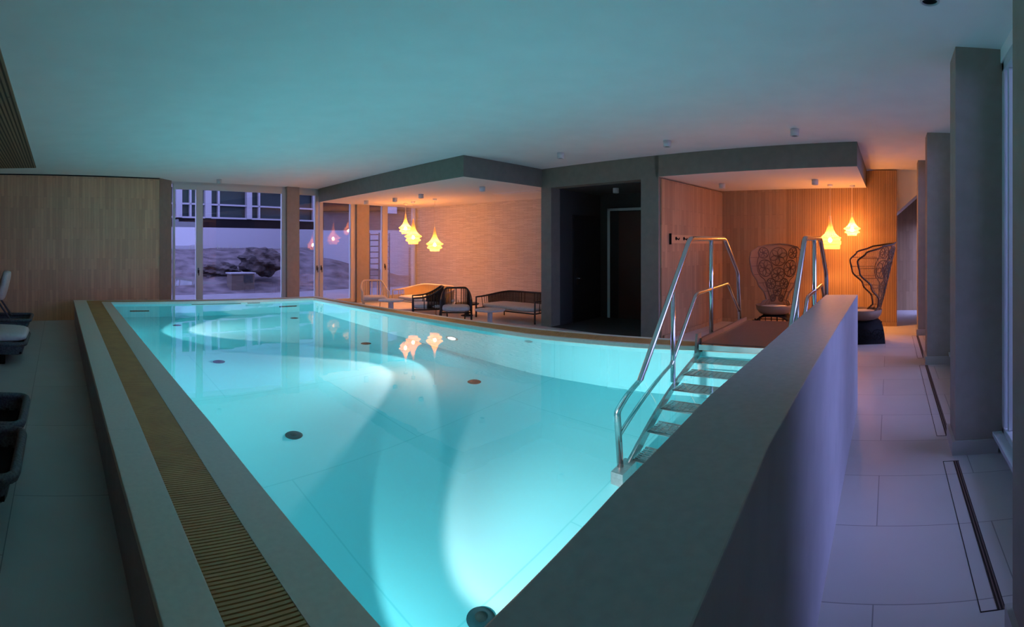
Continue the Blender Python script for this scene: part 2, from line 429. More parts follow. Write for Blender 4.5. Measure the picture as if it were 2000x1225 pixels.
mb = MB(); mb.prism([(gx(OL)-.0,OL),(gx(OR_),OR_),(9.53,OR_),(9.53,OL)], .001, .006); st('passage_floor_shade', mb, M['dark'])  # dark sheet over the tiles, shade of the passage put into its colour
# ceiling boxes
def dropbox(name, poly):
    mb = MB(); mb.prism(poly, SOF, CEIL+.02, 0, mbot=1); return st(name, mb, [M['olive'], M['soffit']])
dropbox('ceiling_box_left', [(5.78,6.02),(gx(6.07)+.02,6.05),(9.75,6.08),(9.75,12.08),(6.27,11.72)])
dropbox('ceiling_box_right', [(7.25,.45),(gx(3.6),3.6),(10.2,3.6),(9.97,.44)])
# alcove
mb = MB(); mb.prism([(gx(PR)+.06,PR),(gx(PR)+.06,PR-.025),(10.1,3.30),(10.1,PR)], 0, SOF-.025); st('wall_alcove_left', mb, M['wood_red'], 'warm oak side wall of the orange alcove')
mb = MB(); mb.prism([(10.08,3.5),(10.02,2.0),(10.14,2.0),(10.2,3.5)], 0, CEIL); st('wall_alcove_back', mb, M['wood_red'])
mb = MB(); mb.prism([(10.02,2.0),(9.93,.44),(9.87,-.13),(10.07,-.13),(10.14,2.0)], 0, CEIL-.02); st('wall_alcove_slats', mb, M['slats'], 'glowing slatted oak wall behind the two lamps')
mb = MB()
mb.prism([(9.99,3.3),(9.85,-.13),(9.83,-.13),(9.97,3.3)], 0, .07)
mb.prism([(gx(PR)+.1,PR-.06),(9.97,3.27),(9.97,3.29),(gx(PR)+.1,PR-.04)], 0, .07); st('baseboard_alcove', mb, M['wood_red'])
# hall beyond
mb = MB(); mb.box((12.3,-1.0,0),(12.5,.6,CEIL)); mb.box((10.1,.2,0),(12.4,.35,CEIL)); st('wall_hall', mb, M['wood_red'])
mb = MB()
ya, yb = -.13, -.80
mb.add([(10.0,ya,2.13),(10.0,yb,2.72),(10.0,yb,CEIL),(10.0,ya,CEIL),(11.6,ya,2.13),(11.6,yb,2.72),(11.6,yb,CEIL),(11.6,ya,CEIL)],
       [(0,1,2,3),(7,6,5,4),(0,4,5,1),(2,6,7,3)])
st('trim_2', mb, M['ceiling'], 'white sloping underside of a stair above the hall')

# ------------------------------------------------------------------ right-hand window side
YW = -.80
cols = [(1.64,1.99),(3.77,4.11),(6.67,7.01),(8.84,9.2)]
for i, (a, b) in enumerate(cols):
    mb = MB(); mb.box((a,YW-.1,.1),(b,-.47,CEIL)); o = st('column', mb, M['taupe'])
    mb = MB(); mb.box((a-.02,YW+.02,0),(b+.03,-.445,.1)); st('baseboard_column', mb, M['plinth'])
mb = MB(); mb.box((-4.1,YW-.12,0),(10.1,YW,.12)); mb.box((9.2,YW-.12,0),(10.3,YW,CEIL)); mb.box((10.1,YW-.12,0),(12.4,YW,.12)); st('baseboard_right', mb, M['plinth'])
mb = MB(); mb.box((-4.1,YW-.12,2.83),(9.3,YW+.0,CEIL)); mb.box((-4.1,YW-.12,.12),(1.66,YW,CEIL)); mb.box((10.3,YW-.12,2.0),(12.4,YW,CEIL)); mb.box((10.3,YW-.12,.1),(11.5,YW,2.0)); st('wall_front', mb, M['ceiling'])
for k, (a, b) in enumerate([(1.99,3.77),(4.11,6.67),(7.01,8.84)]):
    root = thing('window_%d' % (4+k), None, None, ((a+b)/2, YW, 0)); root['kind'] = 'structure'
    mb = MB(); y0, y1 = YW-.09, YW-.01
    mb.box((a,y0,.12),(a+.07,y1,2.83)); mb.box((b-.07,y0,.12),(b,y1,2.83)); mb.box((a,y0,.12),(b,y1,.19)); mb.box((a,y0,2.76),(b,y1,2.83))
    mb.box((a+.09,y0+.01,.19),(a+.13,y1-.02,2.76)); mb.box((b-.13,y0+.01,.19),(b-.09,y1-.02,2.76))
    bevel(mb.build('frame', M['frameblue'], root), .005)
    mb = MB(); mb.add([(a+.1,YW-.05,.19),(b-.1,YW-.05,.19),(b-.1,YW-.05,2.76),(a+.1,YW-.05,2.76)], [(0,1,2,3)]); mb.build('pane', M['glass'], root)
    mb = MB(); mb.box((a,YW-.02,.12),(b,YW+.06,.15)); mb.build('sill', M['frameblue'], root)
# floor convector grilles
for a, b, lab in [(2.13,3.66,'long floor grille nearest the front of the picture, below the first grey column'),
                  (4.15,6.62,'long floor grille between the first and the second grey column'),
                  (7.05,8.8,'farthest floor grille, short and thin beside the last column')]:
    r = thing('floor_grille', lab, 'floor grille', (0,0,0), group='floor grilles along the window side'); r.location = ((a+b)/2,-.42,0)
    mb = MB(); mb.box((a,-.372,-.005),(b,-.368,.0015)); mb.box((a,-.48,-.005),(a+.006,-.37,.0015)); mb.box((b-.006,-.48,-.005),(b,-.37,.0015)); mb.build('joint', M['channel'], r)
    mb = MB(); mb.box((a,-.475,-.005),(b,-.44,.002)); mb.build('slot', M['channel'], r)
    mb = MB(); mb.box((a,-.470,.0),(b,-.464,.004)); mb.box((a,-.455,.0),(b,-.449,.004)); mb.build('bar', mat('grille_bar',(.14,.10,.09),.4), r)

# ------------------------------------------------------------------ pool
RZ, WZ, FZ = .45, .41, -1.2
A_ = [(.44,.43),(.475,3),(.53,10.12),(5.05,9.62),(5.21,4.2),(5.37,2.63),(5.42,2),(5.42,.6)]
B_ = [(.65,.43),(.70,3),(.80,9.87),(4.96,9.47),(4.91,4.0),(5.08,2.55),(5.17,2.03),(5.25,.6)]
I_ = [(.81,.43),(.89,3),(.965,9.78),(4.92,9.42),(4.86,3.9),(5.03,2.48),(5.13,2.03),(5.2,.6)]
NIN = [(.27,.415),(.46,.441),(.86,.489),(1.52,.539),(2.84,.566),(4.87,.592)]
NOUT = [(.27,.205),(.6,.231),(1.16,.272),(1.8,.284),(3.2,.293),(4.90,.298)]
pool = thing('swimming_pool', 'raised lit turquoise pool with stone rim and high front wall', 'swimming pool', (2.9,5.2,0))
mb = MB(); mb.strip(O_, A_, RZ-.04, RZ); bevel(mb.build('outer_coping', M['coping'], pool), .004)
mb = MB(); mb.strip(B_, I_, RZ-.06, RZ); mb.build('inner_coping', M['coping'], pool)
inO = [(x+dx,y+dy) for (x,y),(dx,dy) in zip(O_, [(.02,0),(.02,0),(.02,-.02),(-.02,-.02),(-.02,0),(-.02,0),(-.02,0),(-.02,0)])]
in2 = [(x+dx,y+dy) for (x,y),(dx,dy) in zip(O_, [(.10,0),(.10,0),(.10,-.1),(-.10,-.1),(-.10,0),(-.10,0),(-.10,0),(-.10,0)])]
mb = MB(); mb.strip(inO, in2, 0, RZ-.04); mb.box((4.89,.38,-.1),(5.48,.58,RZ)); mb.build('side_wall', M['poolwall'], pool)
mb = MB(); mb.strip(A_, B_, RZ-.07, RZ-.05); mb.build('overflow_channel', M['channel'], pool)
# the slats of the overflow grating, one mesh per side
def slats(A, B, pitch):
    mb = MB()
    for i in range(len(A)-1):
        a0, a1 = Vector(A[i]), Vector(A[i+1]); b0, b1 = Vector(B[i]), Vector(B[i+1])
        n = max(1, int((a1-a0).length/pitch)); w = .0125/max((a1-a0).length, .01)
        for k in range(n):
            t = (k+.5)/n
            p = [a0.lerp(a1, t-w/2), a0.lerp(a1, t+w/2), b0.lerp(b1, t+w/2), b0.lerp(b1, t-w/2)]
            mb.prism([(q.x,q.y) for q in p], RZ-.03, RZ-.002)
    return mb
g = slats(A_[:3], B_[:3], .0195).build('overflow_grate', M['grate'], pool)
g = slats(A_[2:4], B_[2:4], .0195).build('overflow_grate', M['grate'], pool)
g = slats(A_[3:], B_[3:], .0195).build('overflow_grate', M['grate'], pool)
# basin, open at the top
inner = I_ + [(4.86,.592),(2.84,.566),(1.52,.539),(.9,.492)]
n = len(inner); mb = MB()
ring0 = [(x,y,FZ) for x,y in inner]; ring1 = [(x,y,RZ-.05) for x,y in inner]
mb.add(ring0+ring1, [tuple(range(n))[::-1]] + [(i,(i+1)%n,n+(i+1)%n,n+i) for i in range(n)])
basin = mb.build('basin', M['liner'], pool)
mb = MB(); mb.add([(x,y,WZ) for x,y in inner], [tuple(range(n))[::-1]])
water = mb.build('water', M['water'], pool)
# high front wall
FW = 1.045
mb = MB(); mb.strip([(x,y+.0) for x,y in NOUT], NIN, -.0, FW)
mb.f = mb.f
fw = MB()
poly = NOUT + NIN[::-1]
fw.prism(poly, 0, FW, 0, mtop=1)
bevel(fw.build('front_wall', [M['poolwall'], M['stone']], pool), .004)
ff = MB(); ff.strip([(x,y+.02) for x,y in NIN[:-1]]+[(5.2,.61)], [(x,y-.1) for x,y in NIN[:-1]]+[(5.2,.50)], FZ, WZ-.02)

def pool_light(x, y, z, nrm, label):
    nrm = Vector(nrm); r = thing('pool_light', label, 'underwater light', (x,y,z), group='round underwater lights')
    mb = MB(); p = Vector((x,y,z)); mb.disc(p-nrm*.005, .12, 28, nrm=nrm, h=.015); mb.build('ring', M['brushed'], r)
    mb = MB(); mb.disc(p+nrm*.01, .075, 24, nrm=nrm, h=.006); mb.build('lens', M['poollamp'], r)
    for nm, e, ang, bl, col in (('wide_beam', POOL_WIDE, 97, .04, (.85,.86,.90)), ('narrow_beam', POOL_HOT, 69, .14, (1,.36,.35)), ('core_beam', POOL_CORE, 60, .9, (.5,.64,.67)), ('glow', POOL_GLOW, 178, .2, (.10,.82,1.0))):
        ld = bpy.data.lights.new(nm, 'SPOT'); ld.energy = e; ld.spot_size = math.radians(ang); ld.spot_blend = bl; ld.color = col
        ld.shadow_soft_size = .03
        lo = bpy.data.objects.new(nm, ld); COL.objects.link(lo); lo.parent = r
        lo.location = nrm*.05
        lo.rotation_euler = nrm.to_track_quat('-Z', 'Y').to_euler()
    return r
pool_light(.90, 2.05, FZ+.72, (1,0,0), 'hidden underwater light in the near end of the left pool wall')
pool_light(.955, 8.25, FZ+.72, (1,0,0), 'hidden underwater light in the far end of the left pool wall')
pool_light(4.875, 5.3, FZ+.72, (-1,0,0), 'bright round underwater light shining in the long far wall of the pool')
# floor inlets
labs = {(0,0):'dark round floor inlet at the bottom edge, half behind the front wall',(0,1):'large dark round floor inlet nearest the left pool rim',
        (0,2):'dark floor inlet in the row along the left rim, third from the front',(0,3):'farthest floor inlet on the left, at the tip of the far light patch',
        (1,1):'dark floor inlet below the round wall light',(1,2):'dark floor inlet just right of the lamp reflections',(1,3):'farthest floor inlet on the right, near the far corner'}
nz = None
for i, x in enumerate((2.0, 4.2)):
    for j, y in enumerate((1.95,4.2,6.4,8.8)):
        if (i,j) == (1,0): continue
        if nz is None:
            nz = thing('floor_inlet', labs[i,j], 'pool inlet', (x,y,FZ), group='round inlets in the pool floor')
            mb = MB(); mb.lathe([(0,.015),(.045,.018),(.068,.012),(.078,0)], n=24); mb.build('cover', M['nozzle'], nz, True)
            mb = MB(); mb.lathe([(.0,.024),(.03,.024),(.034,.015)], n=16); mb.build('cap', M['slot'], nz, True)
        else: dup(nz, (x,y,FZ), 0, labs[i,j])
for (x, w, z, lab) in [(1.50,.36,-.50,'dark slot inlet in the far pool wall by the left corner'),(2.95,.95,.27,'long dark slot at the waterline of the far pool wall'),
                    (3.68,.25,.27,'short dark slot beside the long one in the far pool wall'),(4.38,.36,-.42,'dark slot inlet in the far pool wall by the right corner')]:
    yy = 9.78 - (x-.965)*.091; mb = MB(); mb.box((x-w/2,yy-.015,z-.075),(x+w/2,yy+.03,z+.075), rz=-.091)
    tag(mb.build('wall_inlet', M['slot']), lab, 'pool inlet', 'slots in the far pool wall')
mb = MB(); mb.disc((4.862,3.95,.2), .06, 20, nrm=(-1,0,0), h=.012); tag(mb.build('wall_nozzle', M['brushed']), 'small grey round nozzle high in the long far pool wall', 'pool inlet')

# ------------------------------------------------------------------ platform, stair and handrails
plat = thing('stair_platform', 'low brown deck with steel edge between the handrails', 'platform', (6.0,1.3,0))
PZ = .50
mb = MB(); mb.box((5.10,.60,PZ-.05),(6.85,1.90,PZ)); bevel(mb.build('deck', M['deck'], plat), .004)
mb = MB(); mb.box((5.12,1.90,PZ-.12),(6.85,1.93,PZ+.045)); mb.build('side_board', M['deck'], plat)
mb = MB(); mb.box((5.03,.62,PZ-.06),(5.10,1.90,PZ-.005)); mb.build('steel_edge', M['steel'], plat)
for xx in (5.6, 6.8):
    for yy in (.66, 1.86):
        mb = MB(); mb.box((xx-.03,yy-.03,0),(xx+.03,yy+.03,PZ-.05)); mb.build('leg', M['brushed'], plat)
stair = thing('pool_stair', 'steel pool stair with grated treads going down from the deck', 'pool stair', (4.4,1.35,FZ))
def strg(Y):
    mb = MB(); pts = [(5.16,PZ+.10),(5.05,PZ+.10),(4.98,.26),(3.42,-1.18),(3.62,-1.18),(5.1,.18)]
    v = [(x,Y-.012,z) for x,z in pts]+[(x,Y+.012,z) for x,z in pts]; k = len(pts)
    mb.add(v, [tuple(range(k)), tuple(range(k,2*k))[::-1]] + [(i,k+i,k+(i+1)%k,(i+1)%k) for i in range(k)])
    return mb
for Y in (1.93,.80): strg(Y).build('stringer', M['brushed'], stair)
for k in range(6):
    x = 4.90-.255*k; z = .13-.232*k
    mb = MB(); mb.box((x,.82,z-.03),(x+.012,1.91,z)); mb.box((x+.21,.82,z-.03),(x+.22,1.91,z))
    for j in range(8): mb.box((x+.028*j,.82,z-.022),(x+.028*j+.006,1.91,z-.002))
    for j in range(22): mb.box((x,.82+.05*j,z-.02),(x+.22,.826+.05*j,z-.004))
    mb.build('tread', M['brushed'], stair)
    mb = MB(); mb.tube([(x-.004,.82,z-.006),(x-.004,1.91,z-.006)], .009, 8); tag(mb.build('nosing', M['steel'], stair), 'bright front edge of a tread')
for ya_ in (1.88, .75):
    mb = MB(); mb.box((3.40,ya_,FZ),(3.62,ya_+.10,FZ+.16)); mb.build('foot', M['brushed'], stair)
def smooth_path(P, r=.06):
    P = [Vector(p) for p in P]; out = [P[0]]
    for i in range(1, len(P)-1):
        a = (P[i-1]-P[i]); b = (P[i+1]-P[i]); d = min(r, a.length*.45, b.length*.45)
        p0 = P[i]+a.normalized()*d; p2 = P[i]+b.normalized()*d
        for t in (0,.25,.5,.75,1): out.append(p0.lerp(P[i],t).lerp(P[i].lerp(p2,t),t))
    return out+[P[-1]]
def handrail(Y, label):
    r = thing('handrail', label, 'handrail', (5.2,Y,PZ), group='two tubular steel handrails of the pool stair')
    mb = MB(); mb.tube(smooth_path([(3.50,Y,FZ+.14),(3.45,Y,-.08),(3.60,Y,.16),(4.93,Y,1.57),(6.05,Y,1.585),(6.62,Y,1.15),(6.72,Y,.42)]), .026, 10); mb.build('top_rail', M['steel'], r)
    mb = MB(); mb.tube(smooth_path([(3.48,Y,-.55),(4.30,Y,.25),(5.10,Y,1.0),(6.18,Y,1.04),(6.71,Y,.62)]), .020, 10); mb.build('middle_rail', M['steel'], r)
    for x, z0, z1 in ((5.57,PZ-.1,1.57),(4.50,-.22,1.12)):
        mb = MB(); mb.tube([(x,Y,z0),(x,Y,z1)], .024, 10); mb.build('post', M['steel'], r)
    return r
handrail(1.955, 'polished steel handrail on the left side of the stair, seen whole')
handrail(.80, 'polished steel handrail on the right side, partly behind the high wall')

# ------------------------------------------------------------------ doors, hook board, fittings of the passage
d1 = thing('door_1', None, None, (8.95,OL-.02,0)); d1['kind'] = 'structure'
mb = MB(); mb.box((8.49,OL-.05,0),(9.42,OL-.013,2.1)); bevel(mb.build('leaf', M['doorblack'], d1), .004)
mb = MB(); mb.tube([(8.60,OL-.05,.86),(8.60,OL-.10,.86),(8.73,OL-.10,.86)], .01, 8); mb.box((8.575,OL-.06,.74),(8.625,OL-.05,.98)); mb.build('handle', M['steel'], d1)
d2 = thing('door_2', None, None, (9.5,4.8,0)); d2['kind'] = 'structure'
mb = MB(); mb.box((9.47,5.54,0),(9.53,5.60,2.27)); mb.box((9.47,OR_,2.22),(9.53,5.60,2.27)); mb.build('frame', M['frameblue'], d2)
mb = MB(); mb.box((9.49,3.9,0),(9.527,5.34,2.2)); mb.build('leaf', M['doorbrown'], d2)
mb = MB(); mb.box((9.48,5.34,0),(9.528,5.54,2.22)); mb.build('side_panel', M['doorblack'], d2)
hb = thing('hook_board', 'wooden coat hook board high on the oak side wall', 'coat rack', (8.4,3.46,1.55))
yq = lambda x: PR-.025-(x-(gx(PR)+.06))*(.215/2.38)
mb = MB(); x0, x1 = 7.9, 10.0
mb.prism([(x0,yq(x0)),(x1,yq(x1)),(x1,yq(x1)-.02),(x0,yq(x0)-.02)], 1.54, 1.68); mb.build('board', mat('hook_board_wood', (.6,.38,.2), .45), hb)
mb = MB(); mb.prism([(x0-.02,yq(x0)),(x0,yq(x0)),(x0,yq(x0)-.035),(x0-.02,yq(x0)-.035)], 1.52, 1.70); mb.build('end_plate', M['black'], hb)
for i in range(6):
    x = x0+.18+.28*i; y = yq(x)-.02; mb = MB()
    mb.tube([(x,y,1.63),(x,y-.05,1.60),(x,y-.06,1.63)], .012, 6); mb.disc((x,y+.002,1.62), .03, 10, nrm=(0,-1,0), h=.01); mb.build('hook', M['black'], hb)

# ------------------------------------------------------------------ ceiling spots
sp = None
spots = [(6.62,4.75,CEIL,'white surface spot on the ceiling, leftmost above the olive wall'),(6.57,2.94,CEIL,'white surface spot on the ceiling, middle one above the olive wall'),
         (6.38,1.16,CEIL,'white surface spot on the ceiling, rightmost above the olive wall'),(2.91,-.22,CEIL,'dark-ringed surface spot cut by the top edge of the picture'),
         (3.41,10.9,CEIL,'tiny white spot on the ceiling above the far window'),(7.17,9.72,SOF,'white spot under the left ceiling box, near the hanging lamps'),
         (7.08,8.67,SOF,'white spot under the left ceiling box, middle one of the row'),(7.01,6.80,SOF,'white spot under the left ceiling box, right one by its corner'),
         (7.03,10.7,SOF,'faint spot under the left ceiling box, nearest the glass wall'),(8.48,4.83,2.56,'white spot on the ceiling of the dark passage'),
         (8.81,2.89,SOF,'spot under the right ceiling box, by the oak side wall'),(8.65,1.23,SOF,'spot under the right ceiling box, by the two hanging lamps')]
for x, y, z, lab in spots:
    if sp is None:
        sp = thing('ceiling_spot', lab, 'ceiling light', (x,y,z), group='round surface ceiling spots')
        mb = MB(); mb.lathe([(0,0),(.055,0),(.055,-.085),(.045,-.09),(.042,-.075)], n=24); mb.build('housing', M['spot'], sp, True)
        mb = MB(); mb.lathe([(.042,-.08),(.03,-.06),(0,-.055)], n=24); mb.build('lens', M['channel'], sp, True)
    else: dup(sp, (x,y,z), 0, lab)
mb = MB(); mb.box((8.15,6.45,SOF-.012),(8.5,7.6,SOF)); bevel(mb.build('vent_panel', M['white']), .003)
tag(bpy.data.objects['vent_panel'], 'flat pale rectangular panel under the left ceiling box', 'ceiling vent')

# ------------------------------------------------------------------ hanging lamps
def pendant(x, y, ztop, z1, z0, r, kind, label, group):
    root = thing('pendant_lamp', label, 'hanging lamp', (x,y,ztop), group=group); c = (x,y,0)
    mb = MB(); mb.lathe([(0,ztop),(.05,ztop),(.05,ztop-.035),(.02,ztop-.045),(0,ztop-.045)], c, 16); mb.build('canopy', M['white'], root)
    mb = MB(); mb.tube([(x,y,ztop-.04),(x,y,z1-.02)], .005, 6); mb.build('cord', M['cord'], root)
    H = z1-z0
    if kind == 'bell':      # trumpet with a drum below
        prof = [(.09,1.0),(.10,.93),(.14,.82),(.21,.70),(.32,.58),(.50,.46),(.76,.38),(1.0,.34),(.94,.32),(.90,.25),(1.0,.23),(.97,.14),(.88,.12),(.86,.0)]
    else:                   # trumpet with two stepped tiers
        prof = [(.09,1.0),(.10,.93),(.14,.82),(.21,.70),(.32,.58),(.50,.46),(.76,.37),(1.0,.32),(.97,.29),(.72,.25),(.70,.22),(.88,.17),(.84,.13),(.58,.10),(.54,.0)]
    prof = [(a*r, z0+b*H) for a, b in prof]
    mb = MB(); mb.lathe(prof, c, 32); sh = mb.build('shade', M['shade'], root)
    mb = MB()
    for a, b in prof[6:]:
        mb.tube([(x+a*math.cos(2*PI*k/24), y+a*math.sin(2*PI*k/24), b) for k in range(24)], .003, 4, closed=True)
    for k in range(20):
        an = 2*PI*k/20; mb.tube([(x+a*math.cos(an), y+a*math.sin(an), b) for a, b in prof[:8]], .0022, 4, caps=False)
    mb.build('weave_ribs', M['tanframe'], sh)
    mb = MB(); zb = z0+H*.26; mb.lathe([(.001,-.035),(.025,-.022),(.035,0),(.025,.022),(.012,.05),(.001,.052)], (x,y,zb), 16); mb.build('bulb', M['bulb'], root)
    return root
gl = 'hanging lamps over the lounge'; gr = 'hanging lamps in the orange alcove'
p = ray(849,12.3); pendant(p.x,p.y,SOF,1.917,1.37,.20,'tier','glowing woven lamp on the right of three, before the brick wall',gl)
p = ray(807,13.05); pendant(p.x,p.y,SOF,2.154,1.538,.215,'tier','glowing woven lamp in the middle of three, overlapping the left one',gl)
p = ray(792,13.55); pendant(p.x,p.y,SOF,2.31,1.80,.175,'tier','glowing woven lamp on the left of three, highest and smallest',gl)
pendant(9.35,1.06,SOF,2.03,1.44,.20,'bell','glowing bell-shaped lamp with a drum base, left in the alcove',gr)
pendant(9.52,.68,SOF,2.09,1.68,.155,'tier','smaller glowing stepped lamp, right in the alcove',gr)

# ------------------------------------------------------------------ rope chairs and sofas of the lounge
def rope_seat(name, label, cat, loc, rz, w, d, hs, hb, cord, frame, sheet, cush, group, n=None, arm=.17):
    """faces local -Y; rail rises from the front arms round the back"""
    r = thing(name, label, cat, loc, rz, group)
    n = n or int((w+2*d)/.055)
    def rail(t):          # t 0..1 along the U
        L = w+2*d; s = t*L; rc = min(.22, d*.45, w*.4)
        # superellipse-like U
        a = PI*(t); cx = math.cos(a); sy = math.sin(a)
        e = .5
        x = -w/2*math.copysign(abs(cx)**e, cx); y = -d/2 + d*abs(sy)**(e if w < 1 else .55)
        hgt = hs+arm + (hb-hs-arm)*min(1, (abs(sy)**1.2)*1.12)
        return Vector((x, y, hgt))
    K = 48
    ts = [i/K for i in range(K+1)]
    top = [rail(t) for t in ts]; top = [Vector((top[0].x, -d/2, .02))] + [Vector((top[0].x,-d/2,hs))] + top + [Vector((top[-1].x,-d/2,hs)), Vector((top[-1].x,-d/2,.02))]
    mb = MB(); mb.tube(top, .019, 6); mb.build('frame_rail', frame, r, True)
    mb = MB(); mb.tube([Vector((p.x*.97, p.y*.97, hs-.06)) for p in [rail(t) for t in ts]], .014, 6, closed=True); mb.build('seat_frame', frame, r, True)
    for sx in (-1, 1):
        mb = MB(); mb.tube([(sx*(w/2-.12), d/2-.06, .0), (sx*(w/2-.1), d/2-.04, hs)], .013, 6); mb.build('leg', frame, r, True)
    mb = MB()
    for k in range(1, n):
        p = rail(k/n); mb.tube([(p.x*.96, p.y*.96, hs-.06), p], .009, 4, caps=False)
    mb.build('cords', cord, r, True)
    if sheet:
        mb = MB(); b = []
        for t in ts[3:-3]: p = rail(t); b.append(p)
        for p in b: mb.v.append((p.x*.955, p.y*.955, hs-.05)); mb.v.append((p.x*.985, p.y*.985, p.z-.01))
        for i in range(len(b)-1): mb.face([2*i,2*i+2,2*i+3,2*i+1], 0, True)
        mb.build('woven_back', sheet, r, True)
    mb = MB(); mb.cushion((0,-.02,hs), w*.93, d*.92, .11, e=5); mb.build('seat_cushion', cush, r, True)
    return r
def face_to(dx, dy): return math.atan2(dx, -dy)        # rotation so that local -Y looks along (dx,dy)
gs = 'rope sofas and chairs of the lounge'
rope_seat('lounge_sofa','dark rope sofa with pale cushion beside the olive wall','sofa',(8.18,6.95,0),face_to(-1,0),1.55,.8,.27,.53,M['brownrope'],M['brownrope'],M['cordsheetdark'],M['darkcush'],gs)
rope_seat('lounge_sofa','tan woven sofa glowing under the hanging lamps','sofa',(7.72,9.25,0),face_to(-1,0),1.55,.78,.29,.58,M['tancord'],M['tanframe'],M['cordsheet'],M['cushion'],gs)
rope_seat('lounge_armchair','dark rope armchair with slatted back, left of the dark sofa','armchair',(7.03,7.53,0),face_to(-.68,-.73),.58,.56,.29,.66,M['brownrope'],M['brownrope'],None,M['darkcush'],gs,24)
rope_seat('lounge_armchair','dark rope armchair seen from its side before the tan sofa','armchair',(6.98,8.32,0),face_to(-.80,.60),.60,.62,.28,.66,M['brownrope'],M['brownrope'],M['cordsheetdark'],M['cushion'],gs,26)
rope_seat('lounge_armchair','pale rope armchair before the glass, leftmost of the seats','armchair',(6.88,10.15,0),face_to(-.4,-.9),.60,.55,.29,.68,M['tanframe'],M['tanframe'],None,M['cushion'],gs,16)
def round_table(loc, r, h, m, label, p_off=0):
    t = thing('coffee_table', label, 'table', loc, group='low round tables of the lounge')
    mb = MB(); mb.lathe([(0,h-.03),(r*.95,h-.03),(r,h-.02),(r,h-.005),(r*.97,h),(0,h)], n=32); mb.build('table_top', m, t, True)
    mb = MB(); mb.lathe([(r*.5,0),(r*.5,.015),(.05,.03),(.045,h-.03)], n=20); mb.build('pedestal', m, t, True)
p = ray(764, 10.9); round_table((p.x,p.y,0), .27, .39, M['cushion'], 'pale round table between the pale chair and the tan sofa')
p = ray(912, 11.35); round_table((p.x,p.y,0), .26, .27, M['brownrope'], 'dark round table behind the slatted armchair')
mb = MB(); p = ray(957, 9.75); round_table((p.x,p.y,0), .28, .33, M['darkcush'], 'grey round table before the left end of the dark sofa')

